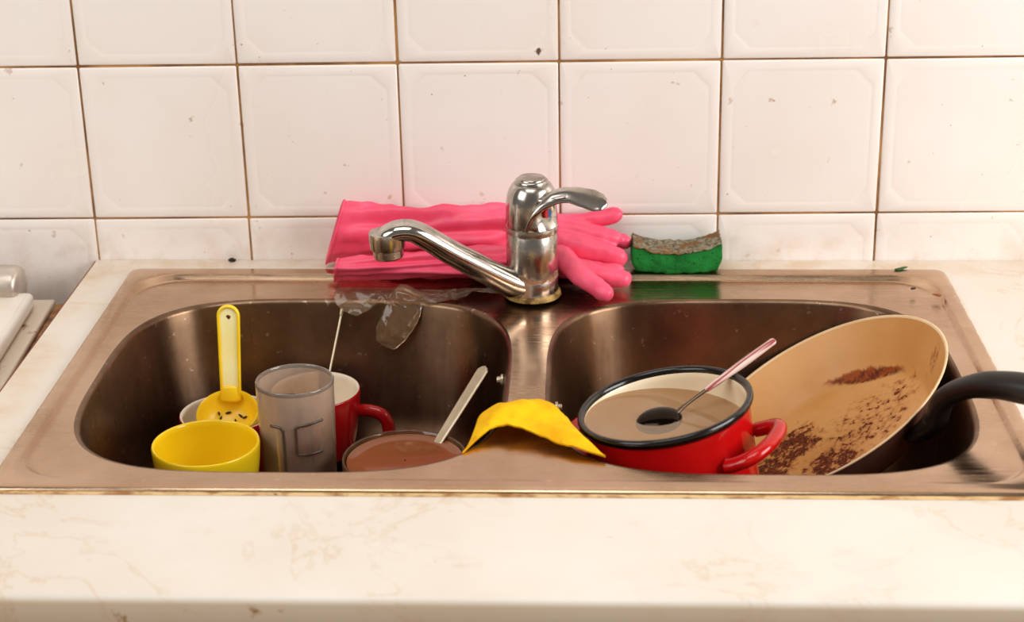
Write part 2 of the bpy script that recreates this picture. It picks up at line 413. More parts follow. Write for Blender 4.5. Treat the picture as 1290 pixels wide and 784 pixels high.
# ---------------------------------------------------------------- cabinet, worktop
CX0, CX1, CY0 = -.602, 1.25, -.6270
cab = empty('base_cabinet', (.3, -.3, -.88), 'plain cream base cabinet carrying the worktop with the sink', 'cabinet')
G().box((CX0+.02, -.56, -.86), (CX0+.038, -.01, -.035)).build('side_panel', T_CAB, cab, smooth=False)
G().box((CX1-.04, -.56, -.86), (CX1-.02, -.01, -.035)).build('side_panel', T_CAB, cab, smooth=False)
for i in range(3):
    xa = CX0+.02 + i*.608; G().box((xa+.002, -.58, -.80), (xa+.606, -.562, -.045)).build('door', T_CAB, cab, bevel=.002, smooth=False)
G().box((CX0+.03, -.52, -.88), (CX1-.03, -.50, -.80)).build('plinth', T_CAB, cab, smooth=False)

ctop = empty('worktop', (-.2, -.3, -.035), 'cream marbled laminate kitchen worktop around the steel sink', 'worktop')
g = G()
BK = -.001
g.box((CX0, -.052, -.035), (CX1, BK, 0)); g.box((CX0, -.47, -.035), (-.548, -.052, 0)); g.box((.196, -.47, -.035), (CX1, -.052, 0))
prof = [(-.47, 0)] + [(CY0+.006-.006*math.sin(a), -.006+.006*math.cos(a)) for a in [i*PI/2/8 for i in range(9)]] + [(CY0, -.03), (CY0+.004, -.037), (CY0+.012, -.038), (-.47, -.036)]
g.loft([[Vector((x, y, z)) for y, z in prof] for x in (CX0, -.3, .1, CX1)], True, True, True)
g.build('slab', T_COUNTER, ctop, sharp=40)
G().box((CX0-.0022, CY0+.012, -.034), (CX0, BK, -.0012)).build('edge_strip', T_TRIMRED, ctop, smooth=False)

# ---------------------------------------------------------------- sink
SX0, SX1, SY0, SY1, SROT = -.560, .210, -.4853, -.0325, -.00007
sink = empty('kitchen_sink', (-.175, -.26, 0), 'stained double bowl stainless steel sink set in the worktop', 'sink')
def rrect(x0, x1, y0, y1, r, z, n=10):
    pts = []
    for cx, cy, a0 in ((x1-r, y1-r, 0), (x0+r, y1-r, 90), (x0+r, y0+r, 180), (x1-r, y0+r, 270)):
        for i in range(n+1):
            a = math.radians(a0 + 90*i/n); pts.append(Vector((cx + r*math.cos(a), cy + r*math.sin(a), z)))
    return pts
def inset(d, r, z, ky=1.0): return rrect(SX0+d, SX1-d, SY0+d*ky, SY1-d*ky, r, z)
DZ = -.0012
deck_rings = [inset(-.0006, .010, -.001), inset(0, .010, .0018), inset(.0012, .010, .0034), inset(.003, .010, .004), inset(.0075, .012, .004, 1.2), inset(.0105, .018, .004, 1.35),
              inset(.0120, .040, .0040, 1.36), inset(.0128, .041, .0034, 1.36), inset(.0150, .043, DZ+.0008, 1.36), inset(.0158, .044, DZ+.0001, 1.36), inset(.0166, .044, DZ, 1.36), inset(.0180, .045, DZ, 1.36)]
# bowl openings as superellipses
BOWLS = [(-.3602, -.2745, 0.1690, .1720, 3.5), (.0105, -.2738, .1668, .1722, 3.6)]
NB = 128
def sup(b, grow, z, pw=None, sx=0, sy=0):
    cx, cy, a, bb, p = b; p = pw or p; out = []
    for i in range(NB):
        t = 2*PI*i/NB; c, s = math.cos(t), math.sin(t)
        # even spacing: march by angle of the superellipse
        rr = (abs(c)**p + abs(s)**p)**(-1/p)
        out.append(Vector((cx+sx + (a+grow)*c*rr, cy+sy + (bb+grow)*s*rr, z)))
    return out
import bmesh
bm = bmesh.new()
def bring(pts): return [bm.verts.new(p) for p in pts]
def bjoin(r1, r2):
    n = len(r1)
    for i in range(n): bm.faces.new((r1[i], r1[(i+1) % n], r2[(i+1) % n], r2[i]))
prev = None
for r in deck_rings:
    cur = bring(r)
    if prev: bjoin(prev, cur)
    prev = cur
edge_loops = [prev]
for b in BOWLS:
    r1 = bring(sup(b, .0042, DZ)); r2 = bring(sup(b, .0030, DZ)); bjoin(r2, r1); edge_loops.append(r1)
edges = []
for lp in edge_loops:
    for i in range(len(lp)):
        e = bm.edges.get((lp[i], lp[(i+1) % len(lp)])); edges.append(e)
bmesh.ops.triangle_fill(bm, use_beauty=True, use_dissolve=False, edges=edges, normal=(0, 0, 1))
bmesh.ops.recalc_face_normals(bm, faces=bm.faces)
me = bpy.data.meshes.new('deck')
for v in bm.verts: v.co -= sink.location
bm.to_mesh(me); bm.free()
me.polygons.foreach_set('use_smooth', [True]*len(me.polygons)); me.materials.append(T_DECK.m)
deck = bpy.data.objects.new('deck', me); COL.objects.link(deck); deck.parent = sink
FLOOR = -.142
for b in BOWLS:
    rings = [sup(b, .0031, DZ)]
    for i in range(1, 7):                       # rolled lip
        a = i/6*PI/2*.93; rings.append(sup(b, .0030 - .0045*math.sin(a), DZ - .0045*(1-math.cos(a))))
    for i in range(1, 8):
        z = -.0032 - (FLOOR*-1 - .0032 - .038)*i/7; rings.append(sup(b, -.0016 - .0125*i/7, z))
    for i in range(1, 13):                      # bottom fillet
        a = i/12*PI/2; rings.append(sup(b, -.0141 - .038*(1-math.cos(a)), FLOOR + .038*(1-math.sin(a)), pw=b[4] - 1.0*i/12*.5))
    for k in (.085, .12, .15): rings.append(sup(b, -k, FLOOR - (k-.05)*.012, pw=2.6))
    # wall thickness outside is not seen; the bowl is a single pressed sheet with a solidify shell
    gb = G().loft(rings, True, False, True)
    ob = gb.build('basin', T_BOWL, sink, sharp=0)
for x, y, z, d in ((-.1975, -.2246, -.026, -1), (-.1508, -.2802, -.026, 1)):
    mtx = frame((x, y, z), (d, 0, 0), (0, 0, 1))
    G().lathe([(.0062, -.001), (.0062, .0015), (.0052, .0022), (.0036, .0024), (.0036, .0055), (.0030, .0064), (.0012, .0066)], 20, mtx @ Matrix.Scale(.75, 4), cap1=True).build('overflow_screw', T_STICK, sink)
gs = G()
loops = [rrect(SX0-o*.35, SX1+o*.35, SY0-o, SY1+o*.5, .012, z) for o, z in ((.0000, .0016), (.0018, .0012), (.0030, .0002))]
for lp in loops:
    for p in lp: p.z += .0005*fbm(p, 60); p.x += .0003*fbm(p, 45); p.y += .0010*fbm((p.y, p.x, 2), 45)
gs.loft(loops); gs.build('sealant_bead', T_SEAL, sink, sharp=0)

# ---------------------------------------------------------------- tap
FX, FY = -.1750, -.0945
tap = empty('mixer_tap', (FX, FY, .0015), 'rust-stained chrome mixer tap standing between the two sink bowls', 'tap')
FZ = .0016
G().lathe([(.0, FZ), (.0258, FZ), (.0264, .0025), (.0260, .0052), (.0240, .0066), (.02, .007)], 48, c=(FX, FY, 0)).build('base_ring', T_BASERING, tap)
G().lathe([(.0232, .0055), (.0236, .008), (.0236, .0212), (.0230, .0222), (.0230, .0236), (.0234, .0246), (.0234, .0612), (.0228, .0622), (.0228, .0634), (.0238, .0642), (.0240, .0668), (.0236, .0690), (.02, .0694)], 64, c=(FX, FY, 0), cap0=True).build('body', T_CHROME, tap)
# dome: turned head with a scooped front right where the lever grows out
n = 64; rings = []
for r, z in ((.0226, .0686), (.0236, .0698), (.0239, .074), (.0238, .082), (.0234, .090), (.0224, .0970), (.0206, .1028), (.0182, .1068), (.0170, .1082), (.0158, .1088), (.0150, .1086), (.0149, .1112), (.0140, .1121), (.0126, .1120), (.0122, .1134), (.0112, .1141), (.003, .1143)):
    ring = []
    for j in range(n):
        a = 2*PI*j/n; rr = r
        da = (math.degrees(a) - 318 + 180) % 360 - 180          # scoop towards the front right
        k = math.exp(-(da/34)**2) * max(0, min(1, (z-.0705)/.006)) * max(0, min(1, (.1005-z)/.012))
        rr = r - .0065*k
        ring.append(Vector((FX + rr*math.cos(a), FY + rr*math.sin(a), z)))
    rings.append(ring)
G().loft(rings, True, True, True).build('head', T_CHROME2, tap, sharp=50)
# lever: an arch that rises from the front of the head and sweeps out to the right
lev = [(FX-.004, FY-.0238, .071), (FX+.0005, FY-.0245, .082), (FX+.008, FY-.0235, .0925), (FX+.019, FY-.021, .1005), (FX+.031, FY-.0185, .1030), (FX+.044, FY-.017, .1005), (FX+.055, FY-.016, .0972), (FX+.062, FY-.0155, .0955), (FX+.0662, FY-.0153, .0947)]
G().tube(lev, [(.0012, .0028), (.0016, .0032), (.0040, .0030), (.0070, .0028), (.0080, .0026), (.0100, .0026), (.0112, .0024), (.0092, .0020), (.0052, .0018)], 24, (0, -.45, .89), samples=8).build('lever', T_CHROME2, tap, sharp=0)
G().tube([(FX+.010, FY-.010, .097), (FX+.022, FY-.014, .100), (FX+.032, FY-.016, .1025)], [(.012, .006), (.0115, .004), (.009, .0025)], 20, (0, 0, 1), samples=4).build('lever_neck', T_CHROME2, tap, sharp=60)
dirv = Vector((math.cos(math.radians(-42)), math.sin(math.radians(-42)), 0)); dc = Vector((FX, FY, .084)) + dirv*.0195
for s, mt in ((1, T_SPOT[0]), (-1, T_SPOT[1])):
    mx = frame(dc + dirv*.0002, dirv, (0, 0, 1)); g = G()
    pts = [(0, 0)] + [(.0042*math.cos(a), -s*-.0042*math.sin(a)) for a in [i*PI/12 for i in range(13)]]
    ring = [[mx @ Vector((x, y, z)) for x, y in pts[1:]] for z in (-.004, .0006)]
    g.loft(ring, True, True, True); o = g.build('temperature_marker', mt, tap, sharp=40)
    o['label'] = 'red half of the round temperature marker' if s > 0 else 'blue half of the round temperature marker'
sp = [(FX-.010, FY-.010, .0135), (FX-.022, FY-.016, .020), (FX-.046, FY-.029, .0385), (FX-.072, FY-.042, .0585), (FX-.092, FY-.050, .0745), (FX-.104, FY-.053, .0815), (FX-.116, FY-.054, .0815), (FX-.1245, FY-.0545, .0775)]
G().tube(sp, [(.0135, .0125), (.0142, .0130), (.0140, .0120), (.0138, .0112), (.0140, .0105), (.0145, .0098), (.0148, .0098), (.0145, .0100)], 28, (0, 0, 1), samples=7).build('spout', mat_chrome('spout_chrome', False), tap, sharp=0)
ax = Vector((FX-.1255, FY-.0545, 0))
mx = frame((ax.x, ax.y, .0775), (-.06, 0, 1))
G().lathe([(.0155, .004), (.0158, 0), (.0156, -.0105), (.0146, -.0115)], 40, mx, cap0=True).build('spout_collar', T_CHROME2, tap)
G().lathe([(.0132, -.0095), (.0134, -.0185), (.0124, -.0198), (.0105, -.0198), (.0102, -.016), (.001, -.016)], 40, mx).build('aerator', T_CHROME, tap)

# ---------------------------------------------------------------- pink gloves
def glove(name, label, cuff, fingers, palm, seed):
    t0 = Vector(cuff[0][0]); root = empty(name, (cuff[len(cuff)//2][0][0], cuff[0][0][1], .004), label, 'rubber gloves', 'pink rubber gloves behind the tap')
    # cuff and forearm: open tube with folds; each key = (centre, half depth, half height, twist)
    C = [Vector(k[0]) for k in cuff]; R = [(k[1], k[2], k[3]) for k in cuff]
    P, RR = spline(C, R, 9); n = 72
    def rings(off):
        out = []
        for i, (p, r) in enumerate(zip(P, RR)):
            t = (P[min(i+1, len(P)-1)] - P[max(i-1, 0)]).normalized()
            s = t.cross(Vector((0, 0, 1))).normalized(); u = s.cross(t); ring = []
            f = i/len(P)
            for j in range(n):
                a = 2*PI*j/n; ca, sa = math.cos(a+r[2]), math.sin(a+r[2])
                e = 1.25
                q = s*(math.copysign(abs(math.cos(a))**(2/e/1.6), math.cos(a))*r[0]) + u*(math.copysign(abs(math.sin(a))**(2/e/1.6), math.sin(a))*r[1])
                q = Matrix.Rotation(r[2], 3, t) @ q
                d = q.normalized()
                # long folds running along the sleeve, fading at the cuff
                fold = .0034*math.sin(5*a + 5*f + seed)*(.3+f) + .0020*math.sin(9*a - 7*f + 2*seed)
                wr = .0030*fbm(p + d*.02 + Vector((seed, 0, 0)), 38)
                pt = p + q + d*(fold*min(1, .35+f*2) + wr + off); pt.x += .24*(pt.z-p.z)*max(0, 1-2.2*f)**1.5; ring.append(pt)
            out.append(ring)
        return out
    ro = rings(0); ri = rings(-.0012)
    g = G(); g.loft(ro); hb = g.build('sleeve', T_GLOVE, root, sharp=0)
    G().loft([r for r in ri[:24]]).build('lining', T_GLOVE_IN, root, sharp=0)
    hem = G(); 
    hn = len(ro[0]); hr = []
    for j in range(hn):
        p = ro[0][j]; c = P[0]; d = (p-c).normalized(); t = (P[1]-P[0]).normalized()
        hr.append([p + d*(.0014*math.cos(k*PI/4)) + t*(.0014*math.sin(k*PI/4)) for k in range(8)])
    hem.loft(hr, True, loop=True).build('cuff_hem', T_GLOVE, root, sharp=0)
    # hand: palm and fingers fused into one skin
    g = G()
    for pts, rad in [palm] + fingers:
        g.tube(pts, rad, 20, (0, 0, 1), samples=7)
    h = g.build('hand', T_GLOVE, root, sharp=0)
    md = h.modifiers.new('fuse', 'REMESH'); md.mode = 'VOXEL'; md.voxel_size = .0013; md.use_smooth_shade = True
    md = h.modifiers.new('soft', 'SMOOTH'); md.factor = .5; md.iterations = 6
    tx = bpy.data.textures.new('rubber_wrinkle', 'CLOUDS'); tx.noise_scale = .016; tx.noise_depth = 1
    md = h.modifiers.new('wrinkle', 'DISPLACE'); md.texture = tx; md.strength = .0035; md.mid_level = .5; md.texture_coords = 'LOCAL'
    return root
# upper glove, leaning on the wall
glove('rubber_glove', 'pink rubber glove leaning on the tiles, upper of the pair behind the tap',
      [((-.364, -.024, .037), .0130, .0330, .10), ((-.341, -.022, .0355), .0140, .0300, .08), ((-.306, -.021, .0355), .0150, .0265, 0), ((-.266, -.021, .0365), .0155, .0235, 0), ((-.226, -.021, .0375), .0150, .0210, 0), ((-.191, -.021, .0380), .0145, .0215, 0), ((-.166, -.022, .0370), .0135, .0200, 0)],
      [([(-.165, -.018, .043), (-.130, -.0135, .044), (-.0985, -.0130, .0505)], [.0105, .0088, .0080]),
       ([(-.165, -.026, .042), (-.135, -.030, .0405), (-.1000, -.034, .0340)], [.0110, .0100, .0082]),
       ([(-.165, -.028, .034), (-.135, -.043, .0295), (-.0975, -.048, .0207)], [(.0105, .0115), (.0110, .0115), (.0100, .0100)]),
       ([(-.160, -.020, .030), (-.125, -.022, .0330), (-.0890, -.026, .0280)], [.0095, .0085, .0070])],
      ([(-.195, -.021, .036), (-.170, -.022, .037), (-.150, -.024, .035)], [(.0140, .0215), (.0140, .0210), (.0120, .0170)]), .4)
# lower glove, lying on the sink edge in front of it
glove('rubber_glove', 'pink rubber glove lying flat on the sink edge, lower of the pair behind the tap',
      [((-.357, -.074, .0185), .0250, .0095, -.42), ((-.335, -.073, .0195), .0240, .0100, -.36), ((-.300, -.069, .0205), .0220, .0105, -.3), ((-.262, -.064, .0200), .0190, .0110, -.25), ((-.228, -.059, .0185), .0160, .0115, -.15), ((-.195, -.0560, .0170), .0125, .0120, 0), ((-.165, -.0560, .0165), .0120, .0115, 0)],
      [([(-.148, -.0600, .0260), (-.132, -.0890, .0190), (-.1095, -.116, .0120)], [.0110, .0098, .0088]),
       ([(-.150, -.0600, .0170), (-.122, -.0760, .0155), (-.0930, -.0830, .0120)], [.0110, .0102, .0088]),
       ([(-.160, -.0540, .0160), (-.125, -.0600, .0135), (-.0980, -.0640, .0125)], [.0105, .0090, .0080])],
      ([(-.195, -.0560, .017), (-.172, -.0560, .017), (-.148, -.0590, .020)], [(.0120, .0115), (.0120, .0112), (.0115, .0105)]), 1.7)

# ---------------------------------------------------------------- clear disposable glove
film = empty('disposable_glove', (-.28, -.09, .003), 'crumpled clear plastic disposable glove, one finger hanging into the left bowl', 'plastic glove')
g = G(); nx, ny = 96, 26; vs = []
for i in range(nx+1):
    for j in range(ny+1):
        u, v = i/nx, j/ny
        x = -.362 + u*.158; yb = -.088 - .004*u + .003*math.sin(u*9)
        yf = -.101 - .010*math.sin(u*PI) + .007*fbm((u*4, 3, 0), 1.0)
        if u < .30: yf -= .016*math.sin(PI*min(1, u/.30))
        y = yb + (yf-yb)*v
        z = .0042 + .0040*abs(fbm((x, y*1.4, 1), 45)) + .0013*abs(fbm((x*1.5, y, 5), 110))
        if y < -.103: z -= min(.020, (-.103-y)*.8)
        vs.append((x, y, z))
fs = [(i*(ny+1)+j, (i+1)*(ny+1)+j, (i+1)*(ny+1)+j+1, i*(ny+1)+j+1) for i in range(nx) for j in range(ny)]
g.add(vs, fs).build('palm', T_FILM, film, sharp=0)
fp = [(-.285, -.096, .0065), (-.288, -.1045, .002), (-.2945, -.1125, -.012), (-.303, -.1160, -.0265), (-.3085, -.1160, -.0385)]
fr = [(.0125, .0022), (.0150, .0028), (.0165, .0032), (.0150, .0036), (.0105, .0030)]
g = G(); g.tube(fp, fr, 36, (0, -1, .4), samples=9)
for p in g.v:
    k = fbm(p, 90)*.0020 + fbm(p, 200)*.0006; p += Vector((.25*k, -abs(k), .3*k))
g.build('finger', T_FILM, film, sharp=0)

# ---------------------------------------------------------------- sponge
spg = empty('sponge', (-.041, -.031, .003), 'green sponge with a worn grey scouring top at the back sink edge', 'sponge')
def sponge_part(z0, z1, rag, mat, name):
    g = G(); nx, ny, nz = 40, 16, 10
    def P(u, v, w_):
        x = -.0795 + u*.0765; y = -.048 + v*.034; c = (u-.5)*2
        zc = .0085*abs(c)**2.2 + .0014*c
        hb = .0044 + .002*abs(c)**2; ht = .0255 + zc*.92
        z = hb + (ht-hb)*(z0 + (z1-z0)*w_)
        k = .0009*fbm((x, y, z), 120) + (rag*.0011*fbm((x, y, z+3), 260) if rag else 0)
        edge = 1.0 - .0
        yy = y + .003*c*c
        # barrel the sides and pinch corners
        yy += (v-.5)*.003*math.sin(PI*w_)
        return Vector((x + k + (.003*c*(1-abs(2*w_-1)) if not rag else 0) + (z-.004)*.10*c, yy + k, z + k))
    idx = {}
    def V(i, j, k):
        key = (i, j, k)
        if key not in idx: idx[key] = len(g.v); g.v.append(P(i/nx, j/ny, k/nz))
        return idx[key]
    for i in range(nx):
        for j in range(ny):
            for k in (0, nz): g.f.append((V(i, j, k), V(i+1, j, k), V(i+1, j+1, k), V(i, j+1, k)))
    for i in range(nx):
        for k in range(nz):
            for j in (0, ny): g.f.append((V(i, j, k), V(i+1, j, k), V(i+1, j, k+1), V(i, j, k+1)))
    for j in range(ny):
        for k in range(nz):
            for i in (0, nx): g.f.append((V(i, j, k), V(i, j+1, k), V(i, j+1, k+1), V(i, j, k+1)))
    return g.build(name, mat, spg, sharp=0, bevel=.0)
sponge_part(0, .925, 0, T_SPONGE, 'foam'); o = sponge_part(.915, 1.0, 1, T_SCOUR, 'scouring_pad')

# ---------------------------------------------------------------- cups and glass in the left bowl
def cup(name, label, c, R, H, rb, outer, inner, th=.003, group=None, cat='cup'):
    """c = centre of rim"""
    t = empty(name, (c[0], c[1], c[2]-H), label, cat, group or 'dirty cups in the left bowl'); z0 = -H
    def ro(f): return rb + (R-rb)*(1-(1-f)**1.9)
    po = [(rb*.82, z0), (rb*.92, z0+.001)] + [(ro(f), z0+.003+(H-.003)*f) for f in [i/14 for i in range(14)]] + [(R, -.0016), (R-.0004, -.0004), (R-.0009, 0)]
    pi_ = [(R-.0009, 0), (R-th+.0008, -.0002), (R-th, -.001)] + [(ro(f)-th, z0+.003+(H-.003)*f) for f in [1-i/14 for i in range(1, 14)]] + [(rb*.5, z0+.005), (.001, z0+.005)]
    G().lathe(po, 72, c=c, cap0=True).build('outer_wall', outer, t, sharp=50)
    G().lathe(pi_, 72, c=c).build('inner_wall', inner, t, sharp=50)
    return t
yc = cup('cup', 'small yellow cup in front of the yellow scoop, glossy inside and out', (-.443, -.2875, -.0560), .0450, .0845, .026, T_YCER, T_YCER, .0028)
wc = cup('cup', 'red cup with white inside that holds the yellow scoop', (-.4440, -.1960, -.0720), .0414, .0640, .028, T_RCER2, T_WCER)
mg = cup('mug', 'red mug with white inside and red handle behind the frosted glass', (-.3690, -.1620, -.0640), .0402, .0640, .031, T_RCER2, T_WCER)
hp = [(-.3330, -.166, -.0835), (-.3200, -.170, -.0815), (-.3085, -.172, -.0850), (-.3030, -.173, -.0960), (-.3050, -.173, -.1080), (-.3150, -.170, -.1180), (-.3350, -.166, -.1225)]
G().tube(hp, [(.0060, .0050)]*7, 18, (0, 1, 0), samples=6).build('handle', T_RCER2, mg, sharp=0)

gl = empty('tumbler', (-.3712, -.253, -.139), 'tall frosted glass tumbler with embossed squares, upright in left bowl', 'glass')
GC = (-.3712, -.253, 0); GT = -.0135; GB = -.1375
po = [(.004, GB), (.028, GB), (.0305, GB+.003)] + [(.0308+.0022*i/8, GB+.004+(GT-.003-GB-.004)*i/8) for i in range(9)]
G().lathe(po, 72, c=GC).build('outer_wall', T_GLASS, gl, sharp=50)
pi_ = [(.0306, GT-.003)] + [(.0304-.002*i/8, GT-.003-(.1085-.003)*i/8) for i in range(9)] + [(.024, GT-.1100), (.012, GT-.1085), (.001, GT-.108)]
G().lathe(pi_, 72, c=GC).build('inner_wall', T_GLASS, gl, sharp=50)
G().lathe([(.0330, GT-.003), (.0331, GT-.0012), (.0325, 0+GT), (.0312, GT), (.0305, GT-.0012), (.0306, GT-.003)], 72, c=GC).build('rim', T_GLASSRIM, gl)
def onglass(deg, z, r=.0): 
    rr = .0308 + .0022*(z-GB)/(GT-GB) + r; a = math.radians(deg); return Vector((GC[0] + rr*math.cos(a), GC[1] + rr*math.sin(a), z))
for k in range(4):
    a0 = 241 + k*90 - (73 if k % 2 else 0)
    path = [(a0, GT-.094), (a0, GT-.060), (a0, GT-.036), (a0-2, GT-.032), (a0-6, GT-.0305), (a0-20, GT-.0305)]
    if k % 2 == 0: path = [(a0+36+d, z) for d, z in [(40, GT-.056), (20, GT-.0560), (4, GT-.0555), (0, GT-.052), (0, GT-.040), (0, GT-.032), (3, GT-.0295), (20, GT-.0285), (42, GT-.0275)]]
    G().tube([onglass(*p) for p in path], .0013, 8, (0, 0, 1), samples=5).build('embossed_line', T_GLASSLINE, gl, sharp=0)

rod = G().tube([(-.3490, -.1115, -.0095), (-.3585, -.1428, -.0565), (-.3702, -.1810, -.1130)], [.0011, .0010, .0012], 10, samples=6)
rod.tube([(-.3487, -.1105, -.0080), (-.3494, -.1128, -.0115)], [.0019, .0017], 10)
o = rod.build('skewer', T_STICK, None, origin=(-.3702, -.181, -.113)); tag(o, 'thin steel skewer standing in the red mug behind the frosted glass', 'skewer')

# yellow measuring scoop with tea leaves
scoop = empty('measuring_scoop', (-.4425, -.197, -.092), 'yellow plastic measuring scoop with upright handle, in red cup', 'scoop')
sm = frame((-.4425, -.1985, -.0705), (0, -.40, .915))
RS = .0275
po = [(.0275, 0), (.0272, -.006), (.0255, -.014), (.021, -.021), (.012, -.025), (.001, -.0258)]
pi_ = [(.0275, 0), (.0268, .0008), (.0260, 0), (.0256, -.006), (.024, -.0132), (.0195, -.0198), (.011, -.0234), (.001, -.024)]
G().lathe(po, 48, sm).lathe(pi_, 48, sm).build('scoop_bowl', T_YPLAST, scoop, sharp=60)
hb_, ht_ = Vector((-.4432, -.1745, -.0640)), Vector((-.4415, -.1660, .0175))
hz = (ht_-hb_).normalized(); hx = Vector((1, 0, 0)); hx = (hx-hz*hx.dot(hz)).normalized(); hy = hz.cross(hx)
HL = (ht_-hb_).length
def HP(a, b, d): return hb_ + hx*a + hz*b + hy*d
def outline(w0, w1, n=48):
    pts = [(-w0, 0), (w0, 0)]; c = HL - w1
    pts = [(w0, .0), (w0*.5+w1*.5, HL*.45), (w1, c)] + [(w1*math.cos(a), c + w1*math.sin(a)) for a in [i*PI/14 for i in range(1, 14)]] + [(-w1, c), (-(w0+w1)*.5, HL*.45), (-w0, 0)]
    return pts
ol = outline(.0078, .0088); hc = HL - .0100
g = G(); N_ = len(ol)
hole = [(.0023*math.cos(t), hc + .0023*math.sin(t)) for t in [math.atan2(y-hc, x) for x, y in ol]]
for d, s in ((.0009, 1), (-.0009, -1)): pass
g.loft([[HP(x, y, .0009) for x, y in hole], [HP(x, y, .0009) for x, y in ol], [HP(x, y, -.0009) for x, y in ol], [HP(x, y, -.0009) for x, y in hole]], True, loop=True)
g.build('handle_web', T_YLIT, scoop, sharp=40)
g = G(); g.tube([HP(x, y, 0) for x, y in ol], [(.0016, .0026)]*len(ol), 10, tuple(hy)); g.build('handle_rim', T_YPLAST, scoop, sharp=0)
G().tube([HP(0, -.004, .0), HP(0, .006, 0)], [(.0105, .0034), (.0085, .0028)], 16, tuple(hy)).build('handle_root', T_YPLAST, scoop, sharp=0)
g = G()
for a, b, l, r in ((-.004, .0165, .0045, 10), (-.0105, .010, .006, 75), (.003, .009, .0045, 100), (.0075, .0135, .005, 140), (.0115, .0115, .0032, 30), (.0045, .006, .004, 60), (-.002, .004, .0045, 5), (-.012, .0145, .003, 110), (.008, .003, .003, 20)):
    z = -.0243 + 17.5*(a*a+b*b); c = Vector((a, b, z)); d = Vector((math.cos(math.radians(r)), math.sin(math.radians(r)), .1))*l*.5
    g.tube([sm @ (c-d), sm @ c, sm @ (c+d)], [.0006, .0011, .0006], 6, (0, 0, 1))
tag(g.build('tea_leaves', T_CRUMB, scoop, sharp=0), kind='stuff')

# amber bowl of murky liquid and the stick standing in it
ab = empty('bowl', (-.2771, -.2844, -.1405), 'round amber glass bowl full of murky brown liquid, beside the divider', 'bowl')
BC = (-.2771, -.2844, 0); BT = -.0704; BB = -.140
fr_ = lambda f: .034 + .0185*(1-(1-f)**2.2)
po = [(.004, BB), (.030, BB)] + [(fr_(i/10), BB+.002+(BT-.001-BB-.002)*i/10) for i in range(11)] + [(.0521, BT+.0004), (.0512, BT+.0006), (.0502, BT)] + [(fr_(i/10)-.0025, BB+.005+(BT-.001-BB-.005)*i/10) for i in range(9, -1, -1)] + [(.004, BB+.0045)]
G().lathe(po, 72, c=BC).build('glass_wall', T_AMBER, ab, sharp=60)
LZ = BT - .0030
lq = [(.001, LZ)] + [(r, LZ) for r in (.02, .035, .0475)] + [(.0488, LZ+.0006), (.0480, LZ-.006), (.0455, LZ-.020), (.036, BB+.012), (.001, BB+.007)]
G().lathe(lq, 64, c=BC).build('liquid', T_COCOA, ab, sharp=60)
a, b = Vector((-.2910, -.3060, -.1205)), Vector((-.2140, -.1940, -.0275))
stk = G(); sd = Vector((.80, -.55, 0)).normalized()
d = (b-a).normalized(); nrm = d.cross(sd).normalized(); sd = nrm.cross(d)
_k = dict(upv=tuple(nrm)); stk.tube([a, a+(b-a)*.45, a+(b-a)*.75, a+(b-a)*.955, a+(b-a)*.978, a+(b-a)*.993, b], [(.0040, .0012), (.0044, .0012), (.0054, .0013), (.0058, .0013), (.0052, .0013), (.0036, .0012), (.0012, .0008)], 20, tuple(nrm), samples=5)
o = stk.build('cutlery_handle', T_STICK, None, origin=tuple(a), sharp=60); tag(o, 'flat pale cutlery handle sticking out of the brown bowl', 'cutlery')

# ---------------------------------------------------------------- yellow cloth over the divider
F = [Vector(p) for p in ((-.2190, -.4170, .0000), (-.2070, -.4000, .0048), (-.1955, -.3890, .0085), (-.1830, -.3900, .0095), (-.1700, -.3955, .0085), (-.1500, -.4090, .0062), (-.1300, -.4195, .0042), (-.1120, -.4275, .0028))]
B = [Vector(p) for p in ((-.2135, -.3900, -.0050), (-.2100, -.3560, .0000), (-.2010, -.3440, .0030), (-.1870, -.3370, .0030), (-.1560, -.3350, .0030), (-.1440, -.3560, .0030), (-.1360, -.3780, .0035), (-.1180, -.4180, .0020))]
Fs, _ = spline(F, [(0,)]*8, 8); Bs, _ = spline(B, [(0,)]*8, 8)
g = G(); nv = 22; nu = len(Fs); top = []; bot = []
for i in range(nu):
    for j in range(nv+1):
        v = j/nv; p = Bs[i].lerp(Fs[i], v); u = i/(nu-1)
        h = math.sin(PI*v**.8)*(.0060*math.sin(PI*min(1, max(0, u)))**.8)
        h += .0030*math.sin(u*13 + v*5)*math.sin(PI*v)*math.sin(PI*u) + .0016*fbm(p, 90)*math.sin(PI*u)
        p = p + Vector((0, 0, h + .0006)); top.append(p)
        sag = .0022 if v < .97 else .0016
        bot.append(p - Vector((0, -.0004 if v > .5 else .0004, sag)))
m_ = nv+1; nn = len(top); fs = []
for i in range(nu-1):
    for j in range(nv):
        fs.append((i*m_+j, (i+1)*m_+j, (i+1)*m_+j+1, i*m_+j+1)); fs.append((nn+i*m_+j, nn+i*m_+j+1, nn+(i+1)*m_+j+1, nn+(i+1)*m_+j))
for i in range(nu-1):
    for j in (0, nv): fs.append((i*m_+j, (i+1)*m_+j, nn+(i+1)*m_+j, nn+i*m_+j))
for j in range(nv):
    for i in (0, nu-1): fs.append((i*m_+j, i*m_+j+1, nn+i*m_+j+1, nn+i*m_+j))
g.add(top+bot, fs); o = g.build('cleaning_cloth', T_CLOTH, None, origin=(-.17, -.38, .002), sharp=70)
tag(o, 'yellow cleaning cloth draped over the divider between the bowls', 'cloth')

